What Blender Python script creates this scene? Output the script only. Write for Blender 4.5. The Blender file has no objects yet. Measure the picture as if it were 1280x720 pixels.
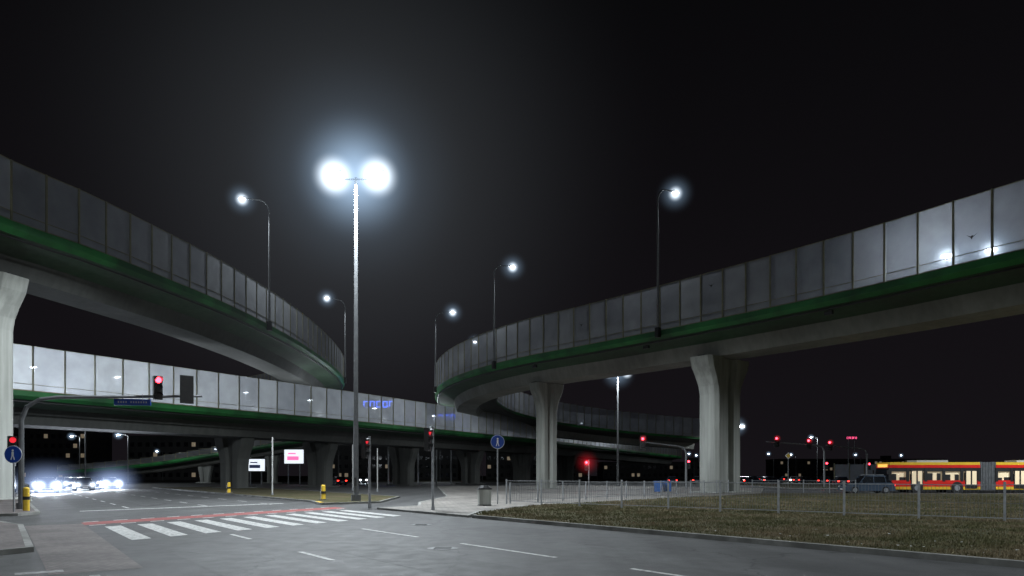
import bpy, math, random, bmesh
from mathutils import Vector, Matrix
R = random.Random(7)
D2 = bpy.data
sc = bpy.context.scene
COL = sc.collection

# ------------------------------------------------------------------ materials
def nodes(name):
    m = D2.materials.new(name); m.use_nodes = True
    nt = m.node_tree; b = nt.nodes.get('Principled BSDF')
    return m, nt, b
def mottled(name, c1, c2, scale=1.0, rough=0.8, c3=None, scale3=0.15, bump=0.0, bscale=40, metal=0.0, stretch=None, spec=0.5, streak=0):
    m, nt, b = nodes(name)
    N = nt.nodes; L = nt.links
    tc = N.new('ShaderNodeTexCoord'); src = tc.outputs['Object']; raw = src
    if stretch:
        mp = N.new('ShaderNodeMapping'); mp.inputs['Scale'].default_value = stretch
        L.new(src, mp.inputs['Vector']); src = mp.outputs['Vector']
    n1 = N.new('ShaderNodeTexNoise'); n1.inputs['Scale'].default_value = scale
    n1.inputs['Detail'].default_value = 8; n1.inputs['Roughness'].default_value = .65
    L.new(src, n1.inputs['Vector'])
    cr = N.new('ShaderNodeValToRGB')
    cr.color_ramp.elements[0].position = .35; cr.color_ramp.elements[0].color = (*c1, 1)
    cr.color_ramp.elements[1].position = .65; cr.color_ramp.elements[1].color = (*c2, 1)
    L.new(n1.outputs['Fac'], cr.inputs['Fac']); out = cr.outputs['Color']
    if c3:
        n3 = N.new('ShaderNodeTexNoise'); n3.inputs['Scale'].default_value = scale3
        n3.inputs['Detail'].default_value = 5
        L.new(src, n3.inputs['Vector'])
        r3 = N.new('ShaderNodeValToRGB'); r3.color_ramp.elements[0].position = .45; r3.color_ramp.elements[1].position = .62
        L.new(n3.outputs['Fac'], r3.inputs['Fac'])
        mx = N.new('ShaderNodeMixRGB'); mx.inputs[2].default_value = (*c3, 1)
        L.new(r3.outputs['Color'], mx.inputs[0]); L.new(out, mx.inputs[1]); out = mx.outputs[0]
    if streak:
        mp2 = N.new('ShaderNodeMapping'); mp2.inputs['Scale'].default_value = (2.2,2.2,.12); L.new(raw, mp2.inputs['Vector'])
        n4 = N.new('ShaderNodeTexNoise'); n4.inputs['Scale'].default_value = 1.0; n4.inputs['Detail'].default_value = 6; L.new(mp2.outputs['Vector'], n4.inputs['Vector'])
        r4 = N.new('ShaderNodeValToRGB'); r4.color_ramp.elements[0].position = .38; r4.color_ramp.elements[0].color=(1-streak,)*3+(1,); r4.color_ramp.elements[1].position = .62
        L.new(n4.outputs['Fac'], r4.inputs['Fac'])
        mm = N.new('ShaderNodeMixRGB'); mm.blend_type='MULTIPLY'; mm.inputs[0].default_value=1
        L.new(out, mm.inputs[1]); L.new(r4.outputs['Color'], mm.inputs[2]); out = mm.outputs[0]
    L.new(out, b.inputs['Base Color'])
    b.inputs['Roughness'].default_value = rough; b.inputs['Metallic'].default_value = metal
    b.inputs['Specular IOR Level'].default_value = spec
    if bump:
        nb = N.new('ShaderNodeTexNoise'); nb.inputs['Scale'].default_value = bscale; nb.inputs['Detail'].default_value = 4
        L.new(src, nb.inputs['Vector'])
        bp = N.new('ShaderNodeBump'); bp.inputs['Strength'].default_value = bump; bp.inputs['Distance'].default_value = .02
        L.new(nb.outputs['Fac'], bp.inputs['Height']); L.new(bp.outputs['Normal'], b.inputs['Normal'])
    return m
def emis(name, col, st, sample=False):
    m, nt, b = nodes(name)
    b.inputs['Base Color'].default_value = (*col, 1)
    b.inputs['Emission Color'].default_value = (*col, 1)
    b.inputs['Emission Strength'].default_value = st
    if not sample: m.cycles.emission_sampling = 'NONE'
    return m

M = {}
M['concrete'] = mottled('concrete', (.33,.34,.31), (.42,.43,.40), .5, .85, (.27,.28,.25), .12, .15, 15, stretch=(1,1,.35), streak=.28)
M['webcon'] = mottled('lit_girder_concrete', (.24,.24,.22), (.31,.31,.28), .3, .85, (.20,.20,.18), .1, .1, 12, streak=.15)  # lighter copy of the concrete: ground bounce light put into web and soffit colour
M['deckcon'] = mottled('shaded_deck_concrete', (.080,.083,.078), (.115,.118,.11), .4, .85, (.065,.067,.062), .1, .1, 12, streak=.15)  # darker copy of the concrete: underside shade put into its colour
M['greencon'] = mottled('green_glow_concrete', (.050,.105,.060), (.075,.135,.080), .4, .85, (.055,.075,.055), .1, .1, 12, streak=.15)  # green glow below the fascia painted into the cantilever colour
M['green'] = mottled('green_paint', (.03,.20,.05), (.04,.29,.075), .6, .5, (.02,.10,.035), .2)
M['post'] = mottled('olive_steel', (.22,.21,.13), (.32,.30,.20), 2, .5, metal=.2)
M['galv'] = mottled('galvanised_steel', (.20,.21,.22), (.30,.31,.32), 6, .55, metal=.3)
M['mast'] = mottled('mast_steel', (.10,.105,.11), (.15,.155,.16), 3, .6, metal=.2)
M['darkmet'] = mottled('dark_metal', (.015,.015,.016), (.03,.03,.03), 5, .5)
M['black'] = mottled('black_plastic', (.01,.01,.01), (.018,.018,.018), 5, .45)
M['rubber'] = mottled('rubber', (.012,.012,.012), (.02,.02,.02), 9, .9)
M['kerb'] = mottled('kerb_stone', (.17,.17,.16), (.27,.27,.25), 3, .85, (.11,.11,.10), .6, .2, 40)
M['yellow'] = mottled('yellow_paint', (.65,.42,.03), (.75,.5,.04), 3, .5)
M['busred'] = mottled('bus_red', (.60,.02,.015), (.68,.025,.02), 2, .3)
M['busyel'] = mottled('bus_yellow', (.66,.42,.03), (.74,.47,.04), 2, .3)
M['blue'] = mottled('blue_sign', (.01,.05,.30), (.015,.07,.36), 3, .4)
M['white'] = mottled('white_paint', (.7,.7,.7), (.8,.8,.8), 3, .5)
M['offwhite'] = mottled('off_white', (.35,.35,.34), (.42,.42,.4), 3, .5)
M['red'] = mottled('red_paint', (.5,.02,.02), (.6,.03,.03), 3, .5)
M['bldg'] = mottled('building_wall', (.05,.05,.05), (.08,.08,.08), .3, .8)
M['glassdark'] = mottled('dark_glass', (.01,.012,.014), (.014,.016,.02), .5, .08)
M['binblue'] = mottled('bin_blue', (.02,.10,.35), (.03,.13,.4), 3, .45)
M['carblue'] = mottled('car_paint_blue', (.03,.04,.06), (.04,.05,.08), 3, .25)
M['cargrey'] = mottled('car_paint_grey_blue', (.05,.07,.10), (.06,.085,.12), 3, .25)
M['carsilver'] = mottled('car_paint_silver', (.3,.3,.31), (.34,.34,.35), 3, .3, metal=.6)
M['carwhite'] = mottled('car_paint_white', (.6,.6,.6), (.65,.65,.65), 3, .3)
M['e_lamp'] = emis('lamp_lens', (.86,.93,1), 80)
M['e_lamp2'] = emis('lamp_lens_small', (.86,.93,1), 50)
M['e_back'] = emis('screen_backlight_lens', (.9,.95,1), 12)
M['e_red'] = emis('signal_red_lit', (1,.03,.05), 14)
M['e_reddim'] = emis('signal_red_dim', (1,.03,.05), .8)
M['e_head'] = emis('headlamp', (.80,.88,1), 60)
M['e_tail'] = emis('taillamp', (1,.03,.02), 8)
M['e_int'] = emis('bus_interior', (1,.80,.52), .13)
M['e_board'] = emis('lit_board_white', (.85,.92,1), 1.0)
M['e_pink'] = emis('lit_board_pink', (1,.12,.3), 1.6)
M['e_blue'] = emis('lit_sign_blue', (.05,.14,1), 9)
M['e_win'] = emis('lit_window', (1,.8,.55), .12)
M['e_amber'] = emis('amber_display', (1,.55,.1), .9)

def frosted(name, tint, tr):
    m = D2.materials.new(name); m.use_nodes = True; nt = m.node_tree; N = nt.nodes; L = nt.links
    for n in list(N): N.remove(n)
    o = N.new('ShaderNodeOutputMaterial')
    tc = N.new('ShaderNodeTexCoord'); nz = N.new('ShaderNodeTexNoise'); nz.inputs['Scale'].default_value = .7
    nz.inputs['Detail'].default_value = 6
    L.new(tc.outputs['Object'], nz.inputs['Vector'])
    cr = N.new('ShaderNodeValToRGB'); cr.color_ramp.elements[0].position = .3; cr.color_ramp.elements[1].position = .7
    cr.color_ramp.elements[0].color = (*[c*.78 for c in tint], 1); cr.color_ramp.elements[1].color = (*tint, 1)
    L.new(nz.outputs['Fac'], cr.inputs['Fac'])
    tl = N.new('ShaderNodeBsdfTranslucent'); df = N.new('ShaderNodeBsdfDiffuse'); tp = N.new('ShaderNodeBsdfTransparent')
    tp.inputs['Color'].default_value = (.8,.82,.85,1)
    L.new(cr.outputs['Color'], tl.inputs['Color']); L.new(cr.outputs['Color'], df.inputs['Color'])
    m1 = N.new('ShaderNodeMixShader'); m1.inputs[0].default_value = .25
    L.new(tl.outputs[0], m1.inputs[1]); L.new(df.outputs[0], m1.inputs[2])
    m2 = N.new('ShaderNodeMixShader'); m2.inputs[0].default_value = tr
    L.new(m1.outputs[0], m2.inputs[1]); L.new(tp.outputs[0], m2.inputs[2])
    gl = N.new('ShaderNodeBsdfGlossy'); gl.inputs['Roughness'].default_value = .25
    m3 = N.new('ShaderNodeMixShader'); m3.inputs[0].default_value = .04
    L.new(m2.outputs[0], m3.inputs[1]); L.new(gl.outputs[0], m3.inputs[2])
    L.new(m3.outputs[0], o.inputs['Surface'])
    return m
M['fr1'] = frosted('frosted_screen_a', (.49,.51,.55), .24)
M['fr2'] = frosted('frosted_screen_b', (.44,.46,.50), .28)
M['fr3'] = frosted('frosted_screen_c', (.53,.55,.58), .22)

def asphalt(name='asphalt', lo=.047, hi=.064):
    m, nt, b = nodes(name); N = nt.nodes; L = nt.links
    tc = N.new('ShaderNodeTexCoord')
    def noise(s, d=6, vec=None):
        n = N.new('ShaderNodeTexNoise'); n.inputs['Scale'].default_value = s; n.inputs['Detail'].default_value = d
        L.new(vec or tc.outputs['Object'], n.inputs['Vector']); return n.outputs['Fac']
    def ramp(f, p0, c0, p1, c1):
        r = N.new('ShaderNodeValToRGB'); e = r.color_ramp.elements
        e[0].position = p0; e[0].color = (c0,c0,c0,1); e[1].position = p1; e[1].color = (c1,c1,c1,1)
        L.new(f, r.inputs['Fac']); return r.outputs['Color']
    def mul(a, c):
        x = N.new('ShaderNodeMixRGB'); x.blend_type = 'MULTIPLY'; x.inputs[0].default_value = 1
        L.new(a, x.inputs[1]); L.new(c, x.inputs[2]); return x.outputs[0]
    mp = N.new('ShaderNodeMapping'); mp.inputs['Rotation'].default_value = (0,0,math.radians(-36.9)); mp.inputs['Scale'].default_value = (.9,.05,1)
    L.new(tc.outputs['Object'], mp.inputs['Vector'])
    a = ramp(noise(.9), .35, lo, .65, hi)
    a = mul(a, ramp(noise(90, 3), .3, .6, .7, 1.3))
    a = mul(a, ramp(noise(1.0, 4, mp.outputs['Vector']), .38, .76, .62, 1.12))
    v = N.new('ShaderNodeTexVoronoi'); v.feature = 'DISTANCE_TO_EDGE'; v.inputs['Scale'].default_value = .16
    wn = N.new('ShaderNodeTexNoise'); wn.inputs['Scale'].default_value = 1.2; wn.inputs['Detail'].default_value = 6
    L.new(tc.outputs['Object'], wn.inputs['Vector'])
    ad = N.new('ShaderNodeVectorMath'); ad.operation = 'MULTIPLY_ADD'; ad.inputs[1].default_value = (1.5,1.5,0)
    L.new(wn.outputs['Color'], ad.inputs[0]); L.new(tc.outputs['Object'], ad.inputs[2])
    L.new(ad.outputs[0], v.inputs['Vector'])
    a = mul(a, ramp(v.outputs['Distance'], .002, .42, .006, 1))
    L.new(a, b.inputs['Base Color'])
    r = ramp(noise(2.5), .3, .66, .7, .76); L.new(r, b.inputs['Roughness'])
    b.inputs['Specular IOR Level'].default_value=.4
    bp = N.new('ShaderNodeBump'); bp.inputs['Strength'].default_value = .5; bp.inputs['Distance'].default_value = .01
    L.new(noise(120, 2), bp.inputs['Height']); L.new(bp.outputs['Normal'], b.inputs['Normal'])
    return m
M['asphalt'] = asphalt(); M['asphalt2'] = asphalt('asphalt_patch', .034, .045); M['asphalt3'] = asphalt('asphalt_patch_old', .060, .078)
def paint(name, c, wear=.5):
    m, nt, b = nodes(name); N = nt.nodes; L = nt.links
    tc = N.new('ShaderNodeTexCoord'); n = N.new('ShaderNodeTexNoise'); n.inputs['Scale'].default_value = 7; n.inputs['Detail'].default_value = 9
    n.inputs['Roughness'].default_value = .75
    L.new(tc.outputs['Object'], n.inputs['Vector'])
    r = N.new('ShaderNodeValToRGB'); e = r.color_ramp.elements
    e[0].position = .38; e[0].color = (c[0]*wear*.35+.02, c[1]*wear*.35+.02, c[2]*wear*.35+.02, 1); e[1].position = .54; e[1].color = (*c,1)
    L.new(n.outputs['Fac'], r.inputs['Fac']); L.new(r.outputs['Color'], b.inputs['Base Color'])
    b.inputs['Roughness'].default_value = .7
    return m
M['mark'] = paint('road_paint_white', (.54,.54,.52))
M['markold'] = paint('road_paint_worn', (.30,.30,.29))
M['redlane'] = paint('red_lane_paint', (.28,.035,.03))
def pavers(name, c1, c2, sc_, rot):
    m, nt, b = nodes(name); N = nt.nodes; L = nt.links
    tc = N.new('ShaderNodeTexCoord'); mp = N.new('ShaderNodeMapping'); mp.inputs['Rotation'].default_value = (0,0,rot)
    L.new(tc.outputs['Object'], mp.inputs['Vector'])
    br = N.new('ShaderNodeTexBrick'); br.inputs['Scale'].default_value = sc_; br.inputs['Mortar Size'].default_value = .015
    br.inputs['Color1'].default_value = (*c1,1); br.inputs['Color2'].default_value = (*c2,1); br.inputs['Mortar'].default_value = (.04,.04,.04,1)
    L.new(mp.outputs['Vector'], br.inputs['Vector'])
    n = N.new('ShaderNodeTexNoise'); n.inputs['Scale'].default_value = .6; n.inputs['Detail'].default_value = 7
    L.new(tc.outputs['Object'], n.inputs['Vector'])
    r = N.new('ShaderNodeValToRGB'); e = r.color_ramp.elements; e[0].position=.3; e[0].color=(.55,.55,.55,1); e[1].position=.7; e[1].color=(1.1,1.1,1.1,1)
    L.new(n.outputs['Fac'], r.inputs['Fac'])
    x = N.new('ShaderNodeMixRGB'); x.blend_type='MULTIPLY'; x.inputs[0].default_value=1
    L.new(br.outputs['Color'], x.inputs[1]); L.new(r.outputs['Color'], x.inputs[2]); L.new(x.outputs[0], b.inputs['Base Color'])
    b.inputs['Roughness'].default_value = .8
    return m
M['pave'] = pavers('paving_slabs', (.19,.175,.155), (.24,.22,.20), 1.2, .64)
M['pavetile'] = pavers('paving_blocks', (.12,.10,.095), (.17,.145,.135), 2.5, .64)
M['grass'] = mottled('grass_soil', (.040,.040,.019), (.070,.066,.034), 2.2, 1, (.085,.068,.042), .35, .6, 25, spec=.1)
M['blade'] = mottled('grass_blades', (.062,.067,.028), (.12,.108,.055), 1.2, .9, (.17,.135,.082), .4, spec=.15)
M['soil'] = mottled('ground_soil', (.02,.02,.014), (.035,.032,.022), .2, 1, spec=.1)

# ------------------------------------------------------------------ mesh builder
class MB:
    def __init__(s): s.v=[]; s.f=[]; s.m=[]; s.mats=[]
    def mi(s, k):
        if k not in s.mats: s.mats.append(k)
        return s.mats.index(k)
    def add(s, vs, fs, k):
        o=len(s.v); s.v += [tuple(v) for v in vs]; i=s.mi(k)
        for f in fs: s.f.append(tuple(a+o for a in f)); s.m.append(i)
    def box(s, c, size, k, rz=0, mat=None, taper=(1,1)):
        hx,hy,hz=[a/2 for a in size]; vs=[]
        for z in (-1,1):
            tx,ty = taper if z>0 else (1,1)
            for x,y in ((-1,-1),(1,-1),(1,1),(-1,1)):
                vs.append(Vector((x*hx*tx,y*hy*ty,z*hz)))
        if rz: 
            rm=Matrix.Rotation(rz,3,'Z'); vs=[rm@v for v in vs]
        if mat: vs=[mat@v for v in vs]
        vs=[v+Vector(c) for v in vs]
        s.add(vs,[(3,2,1,0),(4,5,6,7),(0,1,5,4),(1,2,6,5),(2,3,7,6),(3,0,4,7)],k)
    def cyl(s,p0,p1,r0,k,r1=None,seg=12):
        p0=Vector(p0);p1=Vector(p1); r1=r0 if r1 is None else r1
        d=(p1-p0).normalized(); a=d.orthogonal().normalized(); b=d.cross(a)
        vs=[]
        for p,r in((p0,r0),(p1,r1)):
            for i in range(seg):
                t=2*math.pi*i/seg; vs.append(p+a*math.cos(t)*r+b*math.sin(t)*r)
        fs=[(i,(i+1)%seg,seg+(i+1)%seg,seg+i) for i in range(seg)]
        fs.append(tuple(range(seg-1,-1,-1))); fs.append(tuple(range(seg,2*seg)))
        s.add(vs,fs,k)
    def tube(s,pts,r,k,seg=8):
        for i in range(len(pts)-1):
            rr = r if not isinstance(r,(list,tuple)) else r[i]
            s.cyl(pts[i],pts[i+1],rr,k,r1=(rr if not isinstance(r,(list,tuple)) else r[i+1]),seg=seg)
    def ball(s,c,r,k,sx=1,sy=1,sz=1,seg=12,rings=8):
        vs=[];fs=[]
        for j in range(rings+1):
            ph=math.pi*j/rings
            for i in range(seg):
                t=2*math.pi*i/seg
                vs.append((c[0]+r*sx*math.sin(ph)*math.cos(t),c[1]+r*sy*math.sin(ph)*math.sin(t),c[2]+r*sz*math.cos(ph)))
        for j in range(rings):
            for i in range(seg):
                fs.append((j*seg+i,(j+1)*seg+i,(j+1)*seg+(i+1)%seg,j*seg+(i+1)%seg))
        s.add(vs,fs,k)
    def prism(s,poly,z0,z1,ktop,kside=None):
        a=sum(poly[i][0]*poly[(i+1)%len(poly)][1]-poly[(i+1)%len(poly)][0]*poly[i][1] for i in range(len(poly)))
        if a<0: poly=poly[::-1]
        n=len(poly)
        s.add([(x,y,z1) for x,y in poly],[tuple(range(n))],ktop)
        if z1>z0+1e-6:
            vs=[(x,y,z0) for x,y in poly]+[(x,y,z1) for x,y in poly]
            s.add(vs,[(i,(i+1)%n,n+(i+1)%n,n+i) for i in range(n)],kside or ktop)
    def make(s,name,parent=None,smooth=False,bevel=0,loc=None,rz=0):
        me=D2.meshes.new(name); me.from_pydata(s.v,[],s.f)
        for k in s.mats: me.materials.append(M[k])
        me.polygons.foreach_set('material_index',s.m)
        if smooth: me.polygons.foreach_set('use_smooth',[True]*len(s.f))
        me.update()
        ob=D2.objects.new(name,me); COL.objects.link(ob)
        if smooth:
            try: me.set_sharp_from_angle(angle=math.radians(40))
            except Exception: pass
        if bevel:
            b=ob.modifiers.new('bevel','BEVEL'); b.width=bevel; b.segments=2; b.limit_method='ANGLE'
        if loc: ob.location=loc
        if rz: ob.rotation_euler=(0,0,rz)
        if parent: ob.parent=parent
        return ob
def empty(name):
    e=D2.objects.new(name,None); COL.objects.link(e); return e
def light(kind,name,loc,energy,col=(.86,.94,1),size=.2,parent=None,aim=None,angle=None,blend=.5):
    l=D2.lights.new(name,kind); l.energy=energy; l.color=col
    if kind in('POINT','SPOT'): l.shadow_soft_size=size
    if kind=='SPOT':
        l.spot_size=math.radians(angle or 120); l.spot_blend=blend
    o=D2.objects.new(name,l); COL.objects.link(o); o.location=loc
    if aim is not None:
        o.rotation_euler=(Vector(aim)-Vector(loc)).to_track_quat('-Z','Y').to_euler()
    if parent: o.parent=parent
    return o
def RT(n,t,z=0): return (.8*n-.6*t,.6*n+.8*t,z)   # road frame: n across, t along
def RT2(n,t): return RT(n,t)[:2]

# lamp bloom put in as self-glowing volume balls that fade with distance
def glowmat(rad,strength,col,power=3):
    key='glow_volume_%g_%g_%g_%g'%(rad,strength,col[0],power)
    if key in M: return key
    m=D2.materials.new(key); m.use_nodes=True; nt=m.node_tree; N=nt.nodes; L=nt.links
    for n in list(N): N.remove(n)
    o=N.new('ShaderNodeOutputMaterial'); v=N.new('ShaderNodeEmission'); v.inputs['Color'].default_value=(*col,1)
    tc=N.new('ShaderNodeTexCoord'); ln=N.new('ShaderNodeVectorMath'); ln.operation='LENGTH'; L.new(tc.outputs['Object'],ln.inputs[0])
    a=N.new('ShaderNodeMath'); a.operation='MULTIPLY_ADD'; a.inputs[1].default_value=-1/rad; a.inputs[2].default_value=1; a.use_clamp=True; L.new(ln.outputs['Value'],a.inputs[0])
    p=N.new('ShaderNodeMath'); p.operation='POWER'; p.inputs[1].default_value=power; L.new(a.outputs[0],p.inputs[0])
    s=N.new('ShaderNodeMath'); s.operation='MULTIPLY'; s.inputs[1].default_value=strength; L.new(p.outputs[0],s.inputs[0])
    L.new(s.outputs[0],v.inputs['Strength']); L.new(v.outputs[0],o.inputs['Volume'])
    m.cycles.emission_sampling='NONE'
    try: m.cycles.volume_step_rate=.6
    except Exception: pass
    M[key]=m
    return key
CW=(.80,.90,1); CB=(.50,.72,1); CR=(1,.03,.05)
def glow_ball(c,shells,parent):
    for r,s_,col,pw in shells:
        k=glowmat(r,s_,col,pw); b=MB(); b.ball((0,0,0),r,k,seg=24,rings=16); ob=b.make('glow_ball',parent,smooth=True,loc=tuple(c))

# ------------------------------------------------------------------ ground
b=MB(); b.prism([(-900,-300),(900,-300),(900,1500),(-900,1500)],0,0,'soil'); b.make('ground')
b=MB(); b.prism([(-140,-40),(110,-40),(110,170),(-140,170)],.004,.004,'asphalt'); b.make('road')
b=MB()
for (n0,n1,t0,t1,k) in ((6.0,7.6,9,15.5,'asphalt2'),(10.2,11.4,2,13,'asphalt3'),(3.0,4.3,-2,8,'asphalt2'),(11.6,13.6,15.2,18.6,'asphalt2'),(6.4,8.6,34.5,37.2,'asphalt3'),(3.0,4.8,11.5,16.8,'asphalt3'),(9.6,13.9,40,52,'asphalt3'),(3.2,6.5,42,58,'asphalt2')):
    b.prism([RT2(n0,t0),RT2(n1,t0+.2),RT2(n1,t1),RT2(n0,t1-.15)],.0065,.0065,k)
b.make('road_patches')

def raised(name,poly,h,top,kerbw=.15,kerbs=True):
    a=sum(poly[i][0]*poly[(i+1)%len(poly)][1]-poly[(i+1)%len(poly)][0]*poly[i][1] for i in range(len(poly)))
    if a<0: poly=poly[::-1]
    n=len(poly); ins=[]
    for i in range(n):
        p0=Vector(poly[i-1]);p=Vector(poly[i]);p1=Vector(poly[(i+1)%n])
        d0=(p-p0).normalized(); d1=(p1-p).normalized()
        n0=Vector((-d0.y,d0.x)); n1=Vector((-d1.y,d1.x)); mm=(n0+n1)
        if mm.length<1e-4: mm=n0
        mm=mm.normalized(); ins.append(tuple(p+mm*(kerbw/max(.3,mm.dot(n0)))))
    b=MB()
    vs=[(x,y,0) for x,y in poly]+[(x,y,h) for x,y in poly]+[(x,y,h) for x,y in ins]+[(x,y,h-.02) for x,y in ins]
    fs=[]
    for i in range(n):
        j=(i+1)%n
        fs+= [(i,j,n+j,n+i),(n+i,n+j,2*n+j,2*n+i),(2*n+i,2*n+j,3*n+j,3*n+i)]
    b.add(vs,fs,'kerb')
    b.add([(x,y,h-.004) for x,y in ins],[tuple(range(n))],top)
    return b.make(name)

G1=[RT2(14.9,-28),RT2(14.9,22.5),(-1.2,30.0),(1.3,36.0),(22,60),(90,54),(90,-10)]
raised('grass_verge',G1,.13,'grass')
P1=[RT2(14.95,22.8),RT2(14.9,31),(-5.0,36.2),(-5.6,41),(-5,52),(-11,100),(12,108),(31,84),(22.3,61.2),(1.0,36.2),(-1.45,30.2)]
raised('pavement',P1,.10,'pave')
G3=[RT2(14.6,37.5),RT2(15.6,42),RT2(16,100),RT2(27,100),RT2(24,46),RT2(18.5,38)]
raised('grass_verge',G3,.12,'grass')
G4=[(35,86),(85,72),(120,90),(90,150),(40,150)]
raised('grass_verge',G4,.12,'grass')
L1=[RT2(.6,18.4),RT2(.6,27),RT2(0,29.5),RT2(-1,30),RT2(-14,30),RT2(-14,17.8),RT2(-.4,17.8)]
raised('pavement',L1,.12,'pavetile')
L2=[RT2(1.4,36),RT2(1.4,66),RT2(-4,66),RT2(-4,35),RT2(.6,35)]
raised('pavement',L2,.12,'pavetile')
b=MB(); b.prism([RT2(.66,14),RT2(2.1,14),RT2(2.3,28),RT2(.66,28)],.008,.008,'pavetile'); b.make('paved_gutter')
b=MB(); b.box((*RT2(14.9,38.6),.135),(.2,1.6,.03),'yellow',math.atan2(.8,-.6)-math.pi/2-.2); b.make('painted_kerb_nose')

# markings
b=MB()
def strip(n0,n1,t0,t1,k='mark',sk=0):
    z=.009
    b.prism([RT2(n0,t0),RT2(n1,t0+sk*(n1-n0)),RT2(n1,t1+sk*(n1-n0)),RT2(n0,t1)],z,z,k)
n=2.75
while n<13.9:
    strip(n,n+.5,20.2+(n-2.7)*.5+R.uniform(-.06,.06),26.0+(n-2.7)*.5+R.uniform(-.06,.06),'mark',.5); n+=1.02
for t0 in (-.8,5.0,10.7,16.5): strip(9.09,9.21,t0,t0+3.6)
for t0 in (1.8,7.4,13.0,18.6): strip(5.24,5.36,t0,t0+1.9)
for nn in (5.3,9.1,12.6):
    t0=40
    while t0<110: strip(nn-.06,nn+.06,t0,t0+2.2); t0+=5
strip(3,13.6,37.6,38.05,'mark',.3)
for (n0,n1,t0,t1) in ((-1.9,-1.75,8,16),(.2,.9,14.3,14.6),(-.8,.9,13.2,13.45),(1.2,1.35,6,13.5)): strip(n0,n1,t0,t1,'markold')
strip(-1.3,-.8,11.5,13,'markold'); 
b.make('road_markings')
b=MB(); z=.0085
b.prism([RT2(2.3,27.2),RT2(14.2,33.1),RT2(14.2,34.6),RT2(2.3,28.7)],z,z,'redlane')
b.make('cycle_lane')
b=MB()
for i in range(24):
    n0=2.4+i*.5
    if i%2==0:
        for tt in (26.75,28.8):
            b.prism([RT2(n0,tt+(n0-2.3)*.5),RT2(n0+.5,tt+(n0-1.8)*.5),RT2(n0+.5,tt+.22+(n0-1.8)*.5),RT2(n0,tt+.22+(n0-2.3)*.5)],.0092,.0092,'mark')
b.make('cycle_lane_edge_marks')
for (n0,t0) in ((8.2,13.6),(11.5,20.5)):
    b=MB(); x,y,_=RT(n0,t0)
    b.cyl((x,y,0),(x,y,.010),.36,'darkmet',seg=24); b.cyl((x,y,0),(x,y,.014),.29,'mast',r1=.285,seg=24)
    for i in range(-2,3): b.box((x,y+i*.1,.016),(.4,.03,.006),'darkmet')
    b.make('manhole_cover')

def inside(p,poly):
    c=False;j=len(poly)-1
    for i in range(len(poly)):
        if (poly[i][1]>p[1])!=(poly[j][1]>p[1]) and p[0]<(poly[j][0]-poly[i][0])*(p[1]-poly[i][1])/(poly[j][1]-poly[i][1])+poly[i][0]: c=not c
        j=i
    return c
b=MB(); vs=[];fs=[]; cnt=0
while cnt<80000:
    y=9+(R.random()**1.6)*42; x=-3+R.random()*(y*.8+4)
    if not inside((x,y),G1): continue
    nn=.8*x+.6*y
    if nn<15.15: continue
    cl=.5+.5*math.sin(x*1.7+2*math.sin(y*.9))*math.sin(y*1.3+1.5*math.sin(x*.8))
    if R.random()>.35+.65*cl: continue
    h=R.uniform(.03,.07)+.06*cl*R.random(); w=R.uniform(.008,.018)*(1+y/40); a=R.uniform(0,6.28)
    lx,ly=R.uniform(-.04,.04),R.uniform(-.04,.04)
    o=len(vs); z=.12
    vs+=[(x-w*math.cos(a),y-w*math.sin(a),z),(x+w*math.cos(a),y+w*math.sin(a),z),(x+lx,y+ly,z+h)]
    fs.append((o,o+1,o+2)); cnt+=1
b.add(vs,fs,'blade'); b.make('grass')
b=MB()
for i in range(300):
    t=R.uniform(-14,14)-abs(R.gauss(0,4)); nn=14.9+abs(R.gauss(0,1.8))+.2
    x,y,_=RT(nn,t); a=R.uniform(0,6.28); s_=R.uniform(.015,.05)
    if y<9: continue
    b.add([(x+s_*math.cos(a+k*2.1),y+s_*math.sin(a+k*2.1),.175+R.uniform(0,.02)) for k in range(3)],[(0,1,2)],'offwhite')
b.make('litter_and_snow_flecks')

# ------------------------------------------------------------------ overpasses
def spline(P,step):
    P=[Vector(p) for p in P]; out=[]
    for i in range(len(P)-1):
        p0=P[max(i-1,0)];p1=P[i];p2=P[i+1];p3=P[min(i+2,len(P)-1)]
        for k in range(24):
            t=k/24
            out.append(.5*((2*p1)+(-p0+p2)*t+(2*p0-5*p1+4*p2-p3)*t*t+(-p0+3*p1-3*p2+p3)*t**3))
    out.append(P[-1])
    res=[out[0]]; acc=0
    for i in range(1,len(out)):
        seg=(out[i]-out[i-1]).length; a=out[i-1]
        while acc+seg>=step:
            f=(step-acc)/seg; q=a+(out[i]-a)*f; res.append(q); seg-=(step-acc); a=q; acc=0
        acc+=seg
    return res
def frames(path,side):
    fr=[]
    for i,p in enumerate(path):
        d=path[min(i+1,len(path)-1)]-path[max(i-1,0)]; d.z=0; d.normalize()
        inw=Vector((d.y,-d.x,0))*side
        fr.append((p,d,inw))
    return fr
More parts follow.
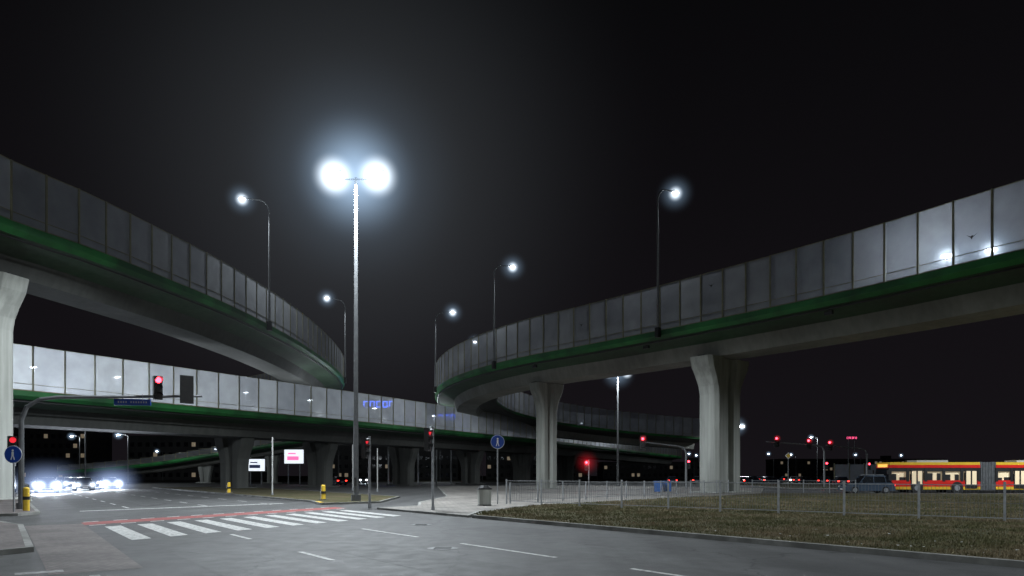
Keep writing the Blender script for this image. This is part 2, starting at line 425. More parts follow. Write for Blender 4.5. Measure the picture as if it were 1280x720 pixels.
def overpass(P,side,W,depth,sh,step=2.2,mats=('fr1','fr2','fr3'),web='webcon'):
    root=empty('overpass'); fr=frames(spline(P,step),side)
    cw=min(3.2,W*.3)
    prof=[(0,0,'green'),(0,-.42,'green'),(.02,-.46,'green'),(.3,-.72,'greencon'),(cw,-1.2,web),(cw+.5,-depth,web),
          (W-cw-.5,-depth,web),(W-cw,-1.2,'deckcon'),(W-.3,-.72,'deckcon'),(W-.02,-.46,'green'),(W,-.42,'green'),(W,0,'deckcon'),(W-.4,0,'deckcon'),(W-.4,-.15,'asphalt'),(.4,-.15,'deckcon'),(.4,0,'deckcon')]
    b=MB(); n=len(prof)
    vs=[]
    for p,d,inw in fr:
        for o,z,_ in prof: vs.append(p+inw*o+Vector((0,0,z)))
    for j in range(n):
        j2=(j+1)%n; fs=[]
        for i in range(len(fr)-1):
            q=(i*n+j,i*n+j2,(i+1)*n+j2,(i+1)*n+j)
            fs.append(q if side<0 else q[::-1])
        b.add(vs,fs,prof[j][2])
    b.add(vs[:n],[tuple(range(n))],'deckcon'); b.add(vs[-n:],[tuple(range(n))],'deckcon')
    ob=b.make('deck',root)
    bm=bmesh.new(); bm.from_mesh(ob.data); bmesh.ops.remove_doubles(bm,verts=bm.verts,dist=.0005)
    bmesh.ops.delete(bm,geom=[v for v in bm.verts if not v.link_faces],context='VERTS')
    bmesh.ops.recalc_face_normals(bm,faces=bm.faces); bm.to_mesh(ob.data); bm.free()
    b=MB(); pts=[p+inw*.42+Vector((0,0,-.9)) for p,d,inw in fr]
    b.tube(pts,.07,'darkmet',seg=6)
    b.make('drain_pipe',root)
    for o,tag in ((.16,'noise_barrier'),(W-.16,'noise_barrier_far')):
        b=MB()
        for i,(p,d,inw) in enumerate(fr):
            q=p+inw*o; rz=math.atan2(d.y,d.x)
            b.box(q+Vector((0,0,sh/2+.02)),(.11,.14,sh+.06+R.uniform(-.01,.02)),'post',rz)
            if i<len(fr)-1:
                p2,d2,inw2=fr[i+1]; q2=p2+inw2*o
                k=R.choice(mats)
                b.add([q+Vector((0,0,.1)),q2+Vector((0,0,.1)),q2+Vector((0,0,sh)),q+Vector((0,0,sh))],[(0,1,2,3)],k)
                for zz,hh in ((.06,.1),(.62,.04),(sh+.02,.05)):
                    c=(q+q2)/2; 
                    b.box(c+Vector((0,0,zz)),((q2-q).length-.12,.07,hh),'post',math.atan2((q2-q).y,(q2-q).x))
        b.make(tag,root)
    return root,fr
def pier(root,x,y,ztop,ang,w,d,flare,z0=0,k='concrete'):
    b=MB(); lv=[(z0,0,0),(z0+.5,0,0),(ztop-3.4,0,0),(ztop-2.6,.12,.0),(ztop-1.8,.4,.05),(ztop-.9,.8,.12),(ztop,1.0,.2)]
    ca,sa=math.cos(ang),math.sin(ang); ch=.25*min(d,w)*.6; g=.16*w
    n=None; vs=[]
    for z,f,gf in lv:
        hw=w/2+flare*f; hd=d/2+flare*.12*f; gg=g*(1+gf*4); gd=.22*d
        pts=[(hw-ch,-hd),(hw,-hd+ch),(hw,hd-ch),(hw-ch,hd),(gg,hd),(gg*.6,hd-gd),(-gg*.6,hd-gd),(-gg,hd),(-hw+ch,hd),(-hw,hd-ch),(-hw,-hd+ch),(-hw+ch,-hd),(-gg,-hd),(-gg*.6,-hd+gd),(gg*.6,-hd+gd),(gg,-hd)]
        n=len(pts)
        for px,py in pts: vs.append((x+px*ca-py*sa,y+px*sa+py*ca,z))
    fs=[]
    for i in range(len(lv)-1):
        for j in range(n): fs.append((i*n+j,i*n+(j+1)%n,(i+1)*n+(j+1)%n,(i+1)*n+j))
    b.add(vs,fs,k)
    for s_ in (-1,1):
        cx=s_*(w/2+flare*.55); b.box((x+cx*ca,y+cx*sa,ztop+.06),(.7,.7,.14),'darkmet',ang)
    b.box((x,y,z0+.06),(w+1.2,d+1.2,.3),k,ang)
    return b.make('pier',root,bevel=.04)

ZA=15
A_path=[(52,12,ZA),(40.5,26,ZA),(30.2,40.2,ZA),(25.2,47.9,ZA),(17.6,57.9,ZA),(8.1,69.2,ZA),(.9,77.2,ZA),(-5.1,86.6,ZA),(-9.5,96.5,ZA-.05),(-12.2,108,ZA-.2),(-12.4,121,ZA-.6),(-8,134,ZA-1.4),(2,146,ZA-2.4),(18,155,ZA-3.6),(40,161,ZA-5)]
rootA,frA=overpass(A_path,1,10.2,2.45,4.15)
pier(rootA,19.5,64,12.5,math.atan2(.65,.76),4.1,2.1,1.35)
pier(rootA,4.1,81,12.5,math.atan2(.6,.8),2.3,1.5,1.0)
pier(rootA,37.5,36,12.5,math.atan2(.6,.8),4.1,2.1,1.35)
ZB=17
B_path=[(-34,15,ZB),(-31.8,28,ZB),(-30.2,40.3,ZB),(-28.6,45.2,ZB),(-27,52.4,ZB),(-25.2,63.3,ZB),(-24.4,79.6,ZB),(-25.4,99,ZB),(-28,114,ZB),(-34,128,ZB),(-44,139,ZB),(-58,147,ZB)]
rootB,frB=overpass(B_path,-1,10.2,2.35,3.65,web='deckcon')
pier(rootB,-34.9,45,14.65,math.atan2(-.25,.97),3.3,2.0,1.2)
ZC=9
C_path=[(-72,8,ZC),(-54,39,ZC),(-42.7,58,ZC),(-33.8,72.5,ZC),(-22.2,91,ZC),(-10.0,112,ZC),(10.7,150,ZC),(30,184,ZC-.3),(58,230,ZC-1)]
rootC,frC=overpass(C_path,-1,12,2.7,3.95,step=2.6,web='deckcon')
for s_ in (27.2,41.5,60,80,100,122):
    pier(rootC,-47.9+.5*s_,61+.86*s_,6.3,math.atan2(.5,-.86),3.6,1.7,1.0,k='deckcon')
pier(rootC,-56,47,6.3,math.atan2(.5,-.86),3.6,1.7,1.0,k='deckcon')
root4,fr4=overpass([(-100,150,2.6),(-80,146,4),(-62,141,6.2),(-45,136,8.5),(-30,132,10)],-1,9,1.8,1.2,step=3)
for (x,y,z) in ((-66,147,3.8),(-50,142.5,5.8),(-38,139,7.4)): pier(root4,x,y,z,0,2,1.2,.5)

b=MB()
for i in (8,15,22,30,37):
    p,d,inw=frA[i]; q=p+inw*.9+Vector((0,0,-1.1)); rz=math.atan2(d.y,d.x)
    b.box(q,(.6,.25,.28),'darkmet',rz); b.cyl(q,q+Vector((0,0,.5)),.05,'darkmet')
b.make('deck_fixtures',rootA)

def bird(root,p,d,s_=.35):
    b=MB(); u=d; z=Vector((0,0,1))
    def P(a,c): return p+u*a*s_+z*c*s_
    b.add([P(-1,.5),P(-.25,.1),P(0,.25),P(.3,.12),P(1,.55),P(.25,-.12),P(.1,-.5),P(-.12,-.12)],[tuple(range(8))],'black')
    b.make('bird_decal',root)
for i,zz in ((14,3.0),(17,1.6),(26,3.0),(33,2.2)):
    p,d,inw=frA[i]; p2=frA[i+1][0]
    bird(rootA,(p+p2)/2+inw*.13+Vector((0,0,zz)),(p2-p).normalized())

# ------------------------------------------------------------------ lamps
HSM=((2.1,.28,CB,3),(.85,5.0,CW,2.4))
def deck_lamp(fr,px,py,ztop,arm,energy,hz=True):
    p,d,inw=min(fr,key=lambda f:(f[0].x-px)**2+(f[0].y-py)**2)
    b=MB(); base=p-inw*.18
    b.box(base+Vector((0,0,-.2)),(.4,.4,.9),'darkmet',math.atan2(d.y,d.x))
    top=Vector((base.x,base.y,ztop))
    pts=[base,base+(top-base)*.9]
    for k in range(1,6):
        a=k/5*math.pi/2
        pts.append(base+(top-base)*.9+Vector((0,0,1))*(math.sin(a)*(ztop-base.z)*.1)+inw*(1-math.cos(a))*arm*.5)
    tip=pts[-1]+inw*arm*.5+Vector((0,0,.18)); pts.append(tip)
    rs=[.13]+[.075]*(len(pts)-1)
    b.tube(pts,rs,'galv',seg=8)
    rz=math.atan2(inw.y,inw.x)
    hd=tip+inw*.35
    b.box(hd+Vector((0,0,.07)),(.95,.34,.14),'mast',rz,taper=(.8,.7))
    b.ball(hd-Vector((0,0,.05)),.24,'e_lamp2',1.3,1.0,.6)
    ob=b.make('street_lamp',smooth=True)
    lp=hd-Vector((0,0,.4))
    light('SPOT','lamp_light',lp,energy,parent=ob,size=.15,aim=lp+inw*.25-Vector((0,0,1)),angle=150,blend=.5)
    if hz: glow_ball(hd-Vector((0,0,.1)),HSM,ob)
    return hd
for a_ in ((frA,14.0,62.3,28.2,2.3,2300),(frA,-1.7,81,26.8,2.3,2500),(frA,-11.6,104,26.4,2.3,2500),(frA,-9,132,27,2.3,2500),
 (frB,-24.8,68.7,29.6,2.5,5500),(frB,-26.4,108,29.6,2.5,5000)): deck_lamp(*a_)
deck_lamp(frA,38,29,28,2.3,4200,False); deck_lamp(frB,-31.6,30,29.5,2.5,3200,False)

def flood_mast(x,y,h,energy,s_=1.0,shells=None):
    b=MB()
    b.cyl((x,y,0),(x,y,.5),.3*s_,'mast',seg=16); b.cyl((x,y,.5),(x,y,h),.16*s_,'mast',r1=.09*s_,seg=14)
    b.box((x,y-.17*s_,1.3),(.14,.03,.5),'darkmet')
    b.cyl((x-1.5*s_,y,h-.1),(x+1.5*s_,y,h-.1),.05*s_,'mast')
    for dx in (-1.6,-1.05,1.05,1.6):
        cx=x+dx*s_; m=Matrix.Rotation(math.radians(-38),3,'X')
        b.box((cx,y-.15*s_,h+.12),(.46*s_,.52*s_,.14*s_),'mast',mat=m)
        nrm=m@Vector((0,0,-1)); c=Vector((cx,y-.15*s_,h+.12))+nrm*.09*s_
        b.box(c,(.40*s_,.46*s_,.03),'e_lamp',mat=m)
        b.cyl((cx,y,h-.1),(cx,y-.05,h+.1),.03*s_,'mast')
    ob=b.make('floodlight_mast')
    for dx in (-1.33,1.33):
        lp=Vector((x+dx*s_,y-.8*s_,h-.3*s_))
        light('SPOT','flood_light',lp,energy/2,parent=ob,size=.25,aim=lp+Vector((0,-.05,-1)),angle=164,blend=.25)
        if shells: glow_ball((x+dx*s_,y-.1*s_,h+.05),shells[0],ob)
    if shells: glow_ball((x,y-.1*s_,h+.05),shells[1],ob)
    return ob
flood_mast(-9.6,42,20.0,46000,shells=(((1.55,3.6,CW,2.4),),((4.4,.34,CB,2.6),(8.0,.022,CB,2.4),(20,.0030,CW,2))))
flood_mast(15.5,100,16.6,11000,shells=(((1.0,4,CW,2.2),),((3.0,.20,CB,2.6),)))
flood_mast(50,152,12.5,5000,.9,shells=(((1.0,4,CW,2.2),),((3.0,.20,CB,2.6),)))
flood_mast(-13,-9,19.0,11000)
flood_mast(24,2,19.0,14000)
flood_mast(54,52,16.0,22000)  # unseen mast added beyond the right edge to light the bus

for i in (15,18,21,24,27,30,33,37,42,48,54,60,66,72):  # unseen lamps added behind the screens to light the panels
    if i>=len(frC): continue
    p,d,inw=frC[i]
    b=MB(); q=p+inw*6.0
    b.cyl(q-Vector((0,0,.15)),q+Vector((0,0,3.0)),.07,'mast'); b.box(q+Vector((0,0,3.05)),(.9,.3,.12),'mast',math.atan2(inw.y,inw.x)); b.box(q+Vector((0,0,2.97)),(.8,.24,.03),'e_back',math.atan2(inw.y,inw.x))
    ob=b.make('screen_backlight')
    e={15:3600,18:3600,21:3300,24:2600,27:1700,30:1100,33:850}.get(i,850)
    light('POINT','lamp_light',q+Vector((0,0,2.6)),e,parent=ob,size=.3)
# made-up lamps for the white glow seen through the near ramp's screens
for i,o in ((19,4.0),(18,5.2)):
    p,d,inw=frA[i]; q=p+inw*o
    b=MB(); b.cyl(q-Vector((0,0,.15)),q+Vector((0,0,2.0)),.07,'mast'); b.box(q+Vector((0,0,2.1)),(.6,.3,.14),'mast',math.atan2(d.y,d.x)); b.ball(q+Vector((0,0,1.95)),.26,'e_lamp2',1.4,1.4,.6)
    ob=b.make('screen_backlight'); light('POINT','lamp_light',q+Vector((0,0,1.8)),650,parent=ob,size=.2); glow_ball(q+Vector((0,0,1.9)),((1.0,14,CW,2.2),(2.6,1.3,CB,3)),ob)

# ------------------------------------------------------------------ vehicles
def car(x,y,heading,paint_,z=0,head=0,tail=False,suv=False,name='car',hz=None):
    b=MB(); W_=1.8; H=1.68 if suv else 1.46; bh=.98 if suv else .86
    low=[(-2.25,.38),(-2.2,.25),(2.15,.25),(2.25,.42),(2.22,.66),(2.0,bh-.12),(1.15,bh),(-1.9,bh+.03),(-2.2,bh-.1)]
    def loft(prof,w0,w1,k):
        n=len(prof); vs=[]
        zs=[p[1] for p in prof]; zm=min(zs); zM=max(zs)
        for sy in (-1,1):
            for px,pz in prof:
                f=(pz-zm)/(zM-zm) if zM>zm else 0
                vs.append((px,sy*(w0+(w1-w0)*f),pz))
        fs=[tuple(range(n)),tuple(range(2*n-1,n-1,-1))]
        for i in range(n): fs.append((i,n+i,n+(i+1)%n,(i+1)%n))
        b.add(vs,fs,k)
    loft(low,W_/2,W_/2-.06,paint_)
    xr=-2.05 if suv else -1.75
    gh=[(1.1,bh-.01),(.35,H-.07),(-.2,H-.01),(-1.3,H-.03),(xr,bh+.01)]
    loft(gh,W_/2-.08,W_/2-.27,'glassdark')
    roof=[(.38,H-.09),(-.2,H+.005),(-1.35,H-.005),(-1.52,H-.10)]
    loft(roof,W_/2-.225,W_/2-.26,paint_)
    for px in (.95,-.35,-1.45):
        for sy in (-1,1):
            tx={.95:.38,-.35:-.35,-1.45:-1.35}[px]
            b.cyl((px,sy*(W_/2-.085),bh),(tx,sy*(W_/2-.25),H-.06),.035,paint_,seg=6)
    for wx in (-1.38,1.4):
        for sy in (-1,1):
            b.cyl((wx,sy*(W_/2-.2),.33),(wx,sy*(W_/2+.01),.33),.33,'rubber',seg=18)
            b.cyl((wx,sy*(W_/2),.33),(wx,sy*(W_/2+.025),.33),.2,'galv',seg=14)
    for sy in (-1,1):
        b.ball((2.16,sy*.66,.64),.14,'e_head' if head else 'white',.6,1.3,.7)
        b.box((-2.21,sy*.7,.76),(.06,.28,.16),'e_tail' if tail else 'red')
        b.box((.85,sy*(W_/2+.05),bh+.08),(.12,.18,.12),paint_)
        if suv: b.cyl((.2,sy*.62,H+.05),(-1.3,sy*.62,H+.05),.025,'galv',seg=6)
    b.box((2.24,0,.38),(.05,1.0,.14),'black'); b.box((2.27,0,.4),(.02,.5,.1),'white'); b.box((-2.26,0,.55),(.03,.5,.11),'white')
    ob=b.make(name,smooth=True,loc=(x,y,z),rz=heading)
    if head:
        for sy in (-1,1):
            light('SPOT','headlight',(2.4,sy*.66,.66),head,(.80,.88,1),.06,ob,aim=(12,sy*.66,.45),angle=75,blend=.8)
            if hz: glow_ball((2.3,sy*.66,.66),hz,ob)
    return ob
toCam=math.atan2(-.8,.6); away=math.atan2(.8,-.6)
HB=((.8,7,CW,2.2),(3.2,.42,(.45,.6,1),3)); HS=((.55,6,CW,2.2),(1.3,.5,(.5,.65,1),3)); HT=((.45,5,CW,2.2),)
for (n_,t_,pt,e_,h_) in ((3.6,80,'carsilver',3600,HB),(7.3,88,'carsilver',1200,HS),(10.8,97,'carwhite',2400,HB),(7.2,103,'carwhite',1000,HS),(3.8,96,'carsilver',1000,HS),(10.6,116,'carblue',800,HT),(7.2,118,'carsilver',700,HT)):
    x,y,_=RT(n_,t_); car(x,y,toCam,pt,head=e_,hz=h_)
car(33.2,64.0,math.pi-.05,'cargrey',suv=True,head=0,tail=True)
for (x,y,h_) in ((44,125,.3),(50,132,.4),(38,118,2.0),(60,140,.4),(36,132,1.2),(55,120,1.0),(47,140,1.3),(41,150,1.5),(30,128,1.4),(58,160,1.5),(66,165,1.4),(52,108,1.3),(-30,118,2.1),(-22,135,2.1)): car(x,y,h_,'carblue',tail=True)
car(-33,150,-1.2,'carsilver',head=300,hz=HT); car(62,150,-2.0,'carsilver',head=200,hz=HT); car(45,165,-1.9,'carsilver',head=200,hz=HT)

def bus(x,y,heading):
    root=empty('articulated_bus'); root.location=(x,y,0); root.rotation_euler=(0,0,heading)
    W_=2.55
    def section(x0,x1,front,rear,nm):
        b=MB(); L_=x1-x0; cx=(x0+x1)/2
        b.box((cx,0,.46),(L_,W_,.26),'busyel'); b.box((cx,0,.835),(L_,W_-.004,.49),'busred')
        b.box((cx,0,2.55),(L_,W_-.004,.28),'busred'); b.box((cx,0,2.82),(L_-.02,W_-.06,.26),'busyel')
        b.box((cx,0,3.05),(min(3.0,L_*.4),1.7,.2),'offwhite')
        b.box((cx,0,1.74),(L_-.1,W_-.34,1.32),'e_int')
        nn=max(3,int(L_/1.45)); w=L_/nn
        for sy in (-1,1):
            for i in range(nn+1):
                b.box((x0+min(max(i*w,.07),L_-.07),sy*(W_/2-.06),1.74),(.26,.1,1.34),'black')
            for i in range(nn):
                b.box((x0+(i+.5)*w,sy*(W_/2-.06),2.24),(w-.26,.06,.34),'black')
                b.box((x0+(i+.5)*w,sy*(W_/2-.06),1.14),(w-.26,.06,.14),'busred')
                if i%3==1:
                    b.box((x0+(i+.5)*w,sy*(W_/2+.004),1.3),(1.15,.03,1.8),'black')
                    for s2 in(-1,1): b.box((x0+(i+.5)*w+s2*.28,sy*(W_/2+.022),1.45),(.40,.02,1.3),'e_int')
            for i in range(nn*2):
                hh=R.uniform(.3,.85)
                b.box((x0+(i+.5)*w/2,sy*(W_/2-.14),1.1+hh/2),(R.uniform(.3,.6),.04,hh),'black')
        b.box((cx,0,.3),(L_-.3,W_-.2,.12),'black')
        for wx in ([x0+2.6] if front else [])+[x1-2.2]:
            for sy in (-1,1):
                b.cyl((wx,sy*(W_/2-.3),.48),(wx,sy*(W_/2+.018),.48),.48,'rubber',seg=20); b.cyl((wx,sy*(W_/2),.48),(wx,sy*(W_/2+.03),.48),.27,'galv',seg=14)
                b.cyl((wx,sy*(W_/2-.28),.5),(wx,sy*(W_/2+.01),.5),.58,'black',seg=20)
        if front:
            b.box((x0-.03,0,1.75),(.08,W_-.2,1.3),'glassdark'); b.box((x0-.03,0,2.62),(.08,1.7,.28),'e_amber'); b.box((x0-.03,0,.7),(.08,W_-.1,.6),'busyel')
            for sy in (-1,1): b.ball((x0-.06,sy*.95,.7),.13,'e_head',.5,1,1); b.box((x0-.25,sy*1.4,2.0),(.12,.12,.4),'black')
        if rear:
            for sy in (-1,1): b.box((x1+.03,sy*1.05,.95),(.06,.2,.4),'e_tail')
            b.box((x1+.02,0,2.0),(.05,1.9,.8),'glassdark')
        b.make(nm,root)
    section(0,8.6,True,False,'front_section'); section(10.1,17.6,False,True,'rear_section')
    b=MB()
    for i in range(11):
        xx=8.62+i*.145; b.box((xx,0,1.62),(.09,W_-.12,2.7),'mast')
        b.box((xx+.06,0,1.62),(.05,W_-.26,2.55),'darkmet')
    b.make('bellows',root)
    return root
bus(36.4,67.0,-.02)
def citybus(x,y,h):
    b=MB()
    b.box((0,0,1.0),(11.8,2.5,1.3),'white'); b.box((0,0,2.1),(11.7,2.46,.95),'glassdark'); b.box((0,0,2.85),(11.8,2.5,.55),'white')
    b.box((5.92,0,2.85),(.06,1.8,.3),'e_amber'); b.box((5.92,0,1.9),(.06,2.3,1.1),'glassdark')
    for k in range(6): b.box((-4.6+k*1.6,0,2.1),(.12,2.49,.95),'black')
    for sy in(-1,1):
        b.ball((5.92,sy*.95,.75),.14,'e_head')
        for wx in(-3.3,3.6): b.cyl((wx,sy*1.0,.48),(wx,sy*1.28,.48),.48,'rubber')
    ob=b.make('city_bus',bevel=.08,loc=(x,y,0),rz=h)
    for sy in(-1,1): glow_ball((6.0,sy*.95,.75),HS,ob)
x,y,_=RT(0,88); citybus(x,y,toCam)

# ------------------------------------------------------------------ traffic signals and signs
def head_into(b,c,ang,lit=0,k='e_red',s_=1.0,back=False,board=False):
    f=Vector((math.cos(ang),math.sin(ang),0)); c=Vector(c); r=Vector((-f.y,f.x,0))
    b.box(c,(.22*s_,.36*s_,1.05*s_),'black',ang)
    if board: b.box(c-f*.13*s_,(.02,.62*s_,1.35*s_),'black',ang)
    for i,zz in enumerate((.34,0,-.34)):
        q=c+Vector((0,0,zz*s_))+f*.11*s_
        b.cyl(q,q+f*.03,.13*s_,k if i==lit else 'darkmet',seg=16)
        for a in range(0,4):
            t0=a*math.pi/4
            p0=q+r*math.cos(t0)*.15*s_+Vector((0,0,math.sin(t0)*.15*s_)); p1=q+r*math.cos(t0+math.pi/4)*.15*s_+Vector((0,0,math.sin(t0+math.pi/4)*.15*s_))
            b.add([p0,p1,p1+f*.2*s_,p0+f*.2*s_],[(0,1,2,3)],'black')
def face(x,y): return math.atan2(-y,-x)
def signal_post(x,y,h,lit='e_reddim',ang=None,side=-.25):
    b=MB(); b.cyl((x,y,0),(x,y,h),.06,'galv'); b.cyl((x,y,0),(x,y,.3),.1,'galv',r1=.07)
    a=face(x,y) if ang is None else ang
    head_into(b,(x+side,y,h-.6),a,0,lit); b.cyl((x,y,h-.35),(x+side,y,h-.35),.02,'black'); b.cyl((x,y,h-.85),(x+side,y,h-.85),.02,'black')
    return b.make('traffic_signal')
signal_post(-3.65,31.5,3.95,'e_reddim',face(-3.65,31.5)+1.25)
signal_post(-7.3,35,3.7,'e_reddim',face(-7.3,35)+1.2)
ob=signal_post(8.1,72,3.3,'e_red'); light('POINT','signal_glow',(7.8,71.2,3.0),16,(1,.04,.05),.1,ob); glow_ball((7.85,71.6,3.0),((.45,7,CR,2.2),(1.6,.32,CR,2.8)),ob)
signal_post(25.6,85,3.6,'e_red')
for (x,y,h) in ((-19.3,55,4.7),(-13.8,70,4.4),(-17.5,75,5.0)):
    b=MB(); b.cyl((x,y,0),(x,y,h),.055,'offwhite'); b.cyl((x,y,0),(x,y,.3),.1,'galv'); b.ball((x,y,h),.07,'offwhite'); b.make('marker_post',smooth=True)
b=MB(); bp=Vector(RT(.8,39.4)); 
ax=Vector((.8,.6,0))
pts=[bp,bp+Vector((0,0,4.3)),bp+Vector((0,0,4.9))+ax*.2,bp+Vector((0,0,5.3))+ax*.7,bp+Vector((0,0,5.45))+ax*1.4,bp+Vector((0,0,5.95))+ax*7.9]
b.tube(pts,[.13,.11,.1,.09,.085,.06],'mast',seg=10); b.cyl(bp,bp+Vector((0,0,.4)),.2,'mast')
def arm(l): return bp+ax*l+Vector((0,0,5.45+(l-1.4)*.077))
aL=toCam+.1
q=arm(5.75)+Vector((0,0,.45)); head_into(b,q,aL,0,'e_red',1.15,board=False)
q=arm(7.1)+Vector((0,0,.35)); head_into(b,q,aL+math.pi,3,'e_red',1.1,board=True)
c=arm(4.6)-Vector((0,0,.28)); b.box(c,(1.75,.05,.32),'blue',math.atan2(.6,.8)+-.5)
b.cyl(c+Vector((-.5,0.02,.1)),c+Vector((-.5,0.02,.4)),.02,'galv'); b.cyl(c+Vector((.5,.02,.1)),c+Vector((.5,.02,.4)),.02,'galv')
for i in range(12):
    if i in (4,): continue
    dv=Vector((math.cos(math.atan2(.6,.8)-.5),math.sin(math.atan2(.6,.8)-.5),0)); nv=Vector((dv.y,-dv.x,0))
    b.box(c+dv*(-.66+i*.12)+nv*.03,(.06,.012,.09),'offwhite',math.atan2(dv.y,dv.x))
head_into(b,bp+Vector((-.35,-.1,3.0)),aL,0,'e_reddim',1.0)
b.make('signal_gantry')
def gantry(x,y,h,L_,heads_,dirx=-1):
    b=MB(); b.tube([(x,y,0),(x,y,h-.8),(x+dirx*.3,y,h-.2),(x+dirx*1.0,y,h),(x+dirx*L_,y,h+.5)],[.14,.12,.1,.09,.06],'galv',seg=8)
    for l in heads_: head_into(b,(x+dirx*l,y-.1,h+.1+l*.07),face(x,y),0,'e_red',1.15,board=True)
    head_into(b,(x-dirx*.3,y-.1,3.0),face(x,y),0,'e_red')
    ob=b.make('signal_gantry')
    for l in heads_: glow_ball((x+dirx*l,y-.3,h+.5+l*.07),((.55,2.5,CR,2.4),),ob)
gantry(20.9,82,5.2,5.4,(5.2,))
gantry(43.0,94,5.8,8,(2.2,6.6,))
gantry(52,92+8,5.6,6,(5.5,))
def lightpole(x,y,h,e=1200,hz=((1.2,1.2,CB,3),)):
    b=MB(); b.cyl((x,y,0),(x,y,h),.11,'mast',r1=.06); b.tube([(x,y,h),(x-.6,y,h+.3),(x-1.5,y,h+.35)],.045,'mast',seg=6); b.box((x-1.8,y,h+.33),(.8,.3,.12),'mast'); b.ball((x-1.8,y,h+.24),.2,'e_lamp2',1.4,1,.5)
    ob=b.make('street_lamp',smooth=True)
    if e: light('POINT','lamp_light',(x-1.8,y,h-.1),e,parent=ob)
    glow_ball((x-1.8,y,h+.24),hz,ob)
for (x,y,h) in ((66,200,13),(20,178,15),(-95,150,10),(-72,128,9),(85,190,12),(-20,190,12)): lightpole(x,y,h,2200)
lightpole(-60,96,9.5,4000)
for (x,y,h) in ((78,235,9),(92,240,9),(72,260,9),(104,250,9),(64,240,9),(120,235,8.5),(150,260,9),(-30,210,9),(-52,205,9),(-110,215,9),(-85,200,9),(-10,230,9),(30,240,9),(-64,175,7),(-42,165,6.5)): lightpole(x,y,h,0)

def round_sign(x,y,h,k='blue'):
    b=MB(); b.cyl((x,y,0),(x,y,h+.35),.035,'galv'); b.cyl((x,y-.04,h),(x,y-.065,h),.36,k,seg=28); b.cyl((x,y-.03,h),(x,y-.041,h),.385,'white',seg=28)
    b.ball((x,y-.07,h+.17),.05,'white',1,.3,1); b.box((x,y-.07,h+.02),(.09,.012,.18),'white'); b.box((x-.05,y-.07,h-.15),(.04,.012,.18),'white',mat=Matrix.Rotation(.3,3,'Y')); b.box((x+.05,y-.07,h-.15),(.04,.012,.18),'white',mat=Matrix.Rotation(-.3,3,'Y'))
    b.make('traffic_sign')
round_sign(-.8,38,3.55)
round_sign(-21.6,29.6,2.6); 
def diamond(x,y,h):
    b=MB(); b.cyl((x,y,0),(x,y,h),.035,'galv'); m=Matrix.Rotation(math.pi/4,3,'Y')
    b.box((x,y-.05,h),(.6,.02,.6),'white',mat=m); b.box((x,y-.065,h),(.45,.02,.45),'yellow',mat=m); b.make('priority_road_sign')
diamond(35.6,88,4.2)
for (x,y) in ((-12.3,44.5),(-25.3,61)):
    b=MB(); b.cyl((x,y,0),(x,y,1.0),.16,'yellow',r1=.14,seg=14); b.ball((x,y,1.0),.14,'yellow',1,1,.6); b.cyl((x,y,.5),(x,y,.66),.165,'black',seg=14); b.box((x,y,.08),(.5,.5,.14),'kerb'); b.make('bollard',smooth=True)
x,y=-21.7,30.5
b=MB(); b.cyl((x,y,0),(x,y,1.1),.13,'yellow',seg=14); b.ball((x,y,1.1),.13,'yellow',1,1,.5); b.cyl((x,y,.6),(x,y,.75),.135,'black',seg=14); b.make('bollard',smooth=True)
x,y=-1.45,36
b=MB(); 
b.cyl((x,y,.1),(x,y,.95),.34,'concrete',r1=.38,seg=10); b.cyl((x,y,.95),(x,y,1.02),.41,'darkmet',seg=10); b.cyl((x,y,1.02),(x,y,1.16),.33,'darkmet',r1=.24,seg=10)
b.cyl((x,y,.1),(x,y,.16),.37,'darkmet',seg=10)
b.make('litter_bin')
for x,y in ((13.6,63.6),(14.6,64.2)):
    b=MB(); b.box((x,y,.62),(.6,.55,.9),'binblue',taper=(1.15,1.2)); b.box((x,y-.03,1.12),(.72,.72,.08),'binblue'); b.cyl((x-.25,y+.3,.2),(x-.2,y+.3,.2),.11,'rubber'); b.cyl((x+.2,y+.3,.2),(x+.25,y+.3,.2),.11,'rubber'); b.make('wheelie_bin',bevel=.02)

# ------------------------------------------------------------------ fences
def fence(p0,p1,h,name='fence',sp=2.5,z=.12,bar=.11):
    p0=Vector((*p0,z));p1=Vector((*p1,z)); d=(p1-p0); L_=d.length; d.normalize(); n=max(1,round(L_/sp)); w=L_/n; rz=math.atan2(d.y,d.x)
    b=MB()
    for i in range(n+1):
        q=p0+d*w*i; lean=R.uniform(-.012,.012)
        b.box(q+Vector((0,0,h/2+.03)),(.07,.07,h+.1),'galv',rz+lean)
        if i<n:
            c=p0+d*w*(i+.5); hh=h+R.uniform(-.015,.015)
            for zz in (.14,hh-.02): b.box(c+Vector((0,0,zz)),(w-.075,.03,.03),'galv',rz)
            m=int((w-.1)/bar)
            for k in range(1,m):
                q2=p0+d*(w*i+.05+k*(w-.1)/m)
                b.box(q2+Vector((0,0,(hh+.12)/2)),(.010,.010,hh-.18),'mast',rz)
            b.box(c+Vector((0,0,hh*.5)),(w-.08,.014,.014),'mast',rz)
    return b.make(name)
fence((-.3,38),(20.2,19.45),1.28)
fence((-.1,38.6),(19.5,61.5),1.1,sp=2.5,bar=.16)
fence((22,62.5),(31,61.6),1.1,sp=2.5,bar=.2)
fence(RT2(1.1,40.5),RT2(1.1,50),1.05,sp=2.0,bar=.14,name='guard_rail')
b=MB()
for i in range(9):
    b.box((58+i*2.6,120,1.9),(2.5,.15,3.4),'fr2'); b.box((56.7+i*2.6,120,1.95),(.14,.2,3.7),'post')
b.make('noise_wall')
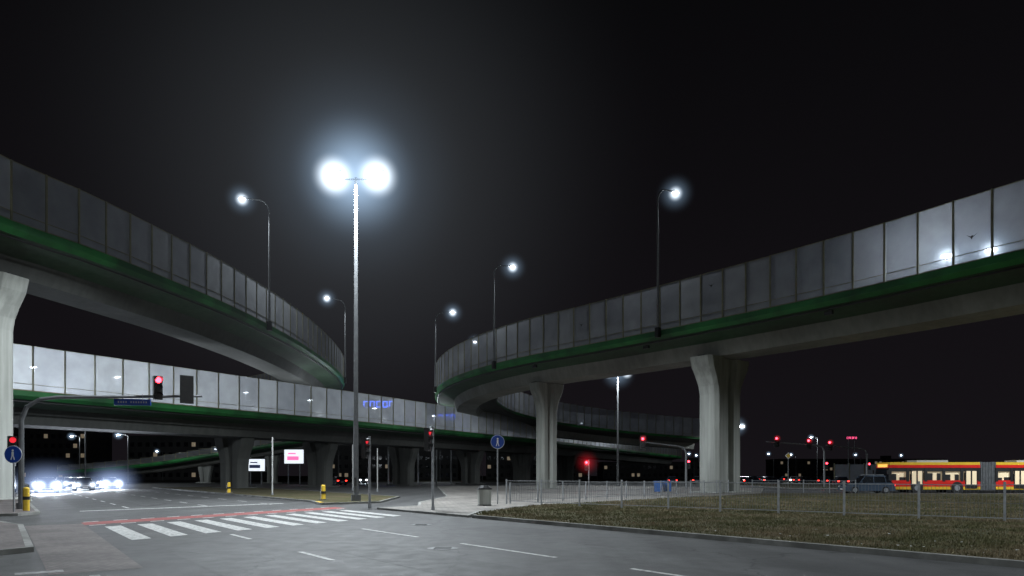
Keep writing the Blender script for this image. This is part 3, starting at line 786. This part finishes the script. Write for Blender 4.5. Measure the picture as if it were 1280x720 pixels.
def building(x,y,w,d,h,st,seed):
    rr=random.Random(seed); root=empty('office_building')
    b=MB(); b.box((x,y,h/2),(w,d,h),'bldg'); b.box((x,y,h+.3),(w+.3,d+.3,.6),'bldg'); b.box((x+w*.2,y,h+1.5),(4,4,2),'bldg'); b.make('walls',root)
    b=MB(); fl=int(h/st); nb=int(w/2.4)
    for f in range(fl):
        for i in range(nb):
            k='e_win' if rr.random()<.12 else 'glassdark'
            b.box((x-w/2+(i+.5)*w/nb,y-d/2-.02,f*st+st*.55),(w/nb*.5,.1,st*.42),k)
            b.box((x-w/2+(i+.5)*w/nb,y-d/2-.05,f*st+st*.27),(w/nb*.6,.18,.1),'bldg')
    b.make('windows',root)
building(-105,230,40,15,14,3.3,1); building(-45,260,50,15,12,3.2,2); building(70,310,60,20,7,3.3,3); building(190,380,90,20,10,3.3,4); building(-170,240,50,15,18,3.3,5); building(10,270,40,15,10,3.2,8)
def billboard(x,y,z,w,h,k,k2=None):
    b=MB(); b.box((x,y,z),(w+.3,.25,h+.3),'darkmet'); b.box((x,y-.14,z),(w,.04,h),k)
    if k2: b.box((x-w*.05,y-.17,z-h*.12),(w*.6,.03,h*.28),k2); b.box((x-w*.1,y-.17,z+h*.22),(w*.4,.03,h*.1),k2)
    for s_ in(-1,1): b.cyl((x+s_*w*.3,y,0),(x+s_*w*.3,y,z-h/2),.12,'galv')
    b.make('billboard')
billboard(-48,128,3.6,3.4,2.2,'e_board','blue'); billboard(-41,128.5,5.2,3.6,2.6,'e_board','e_pink')
def neon(x,y,z,w,k,n=5):
    b=MB(); b.box((x,y+.2,z),(w+.4,.2,w*.26),'darkmet')
    for i in range(n):
        cx=x-w/2+(i+.5)*w/n; ww=w/n*.6
        b.box((cx-ww/2,y,z),(w*.022,.1,w*.17),k); b.box((cx,y,z+w*.085),(ww,.1,w*.022),k)
        if i%2: b.box((cx+ww/2,y,z),(w*.022,.1,w*.17),k)
        if i%3!=1: b.box((cx,y,z-w*.085),(ww,.1,w*.022),k)
    for s_ in(-1,1): b.cyl((x+s_*w*.3,y+.2,0),(x+s_*w*.3,y+.2,z),.15,'galv')
    b.make('illuminated_sign')
neon(-25,128,15.0,6,'e_blue'); neon(-19.5,134,13.6,3.5,'e_pink',3); neon(-14,140,13.6,5,'e_blue',4)
neon(112,225,14.0,3.4,'e_pink',6)

# ------------------------------------------------------------------ world
w=D2.worlds.new('World'); sc.world=w; w.use_nodes=True; nt=w.node_tree; N=nt.nodes; L=nt.links
bg=N['Background']
tc=N.new('ShaderNodeTexCoord'); sp=N.new('ShaderNodeSeparateXYZ'); L.new(tc.outputs['Generated'],sp.inputs[0])
cr=N.new('ShaderNodeValToRGB'); e=cr.color_ramp.elements
e[0].position=0; e[0].color=(.0078,.0064,.0082,1); e[1].position=.6; e[1].color=(.0023,.0023,.0027,1)
L.new(sp.outputs['Z'],cr.inputs['Fac']); L.new(cr.outputs['Color'],bg.inputs['Color']); bg.inputs['Strength'].default_value=1

# ------------------------------------------------------------------ camera
cd=D2.cameras.new('camera'); cam=D2.objects.new('camera',cd); COL.objects.link(cam)
cam.location=(0,0,1.7); cam.rotation_euler=(math.pi/2,0,0)
cd.lens=24; cd.sensor_width=36; cd.shift_y=.1828; cd.clip_end=3000; cd.clip_start=.1
sc.camera=cam
sc.view_settings.view_transform='Standard'; sc.view_settings.look='None'; sc.view_settings.exposure=0; sc.view_settings.gamma=1
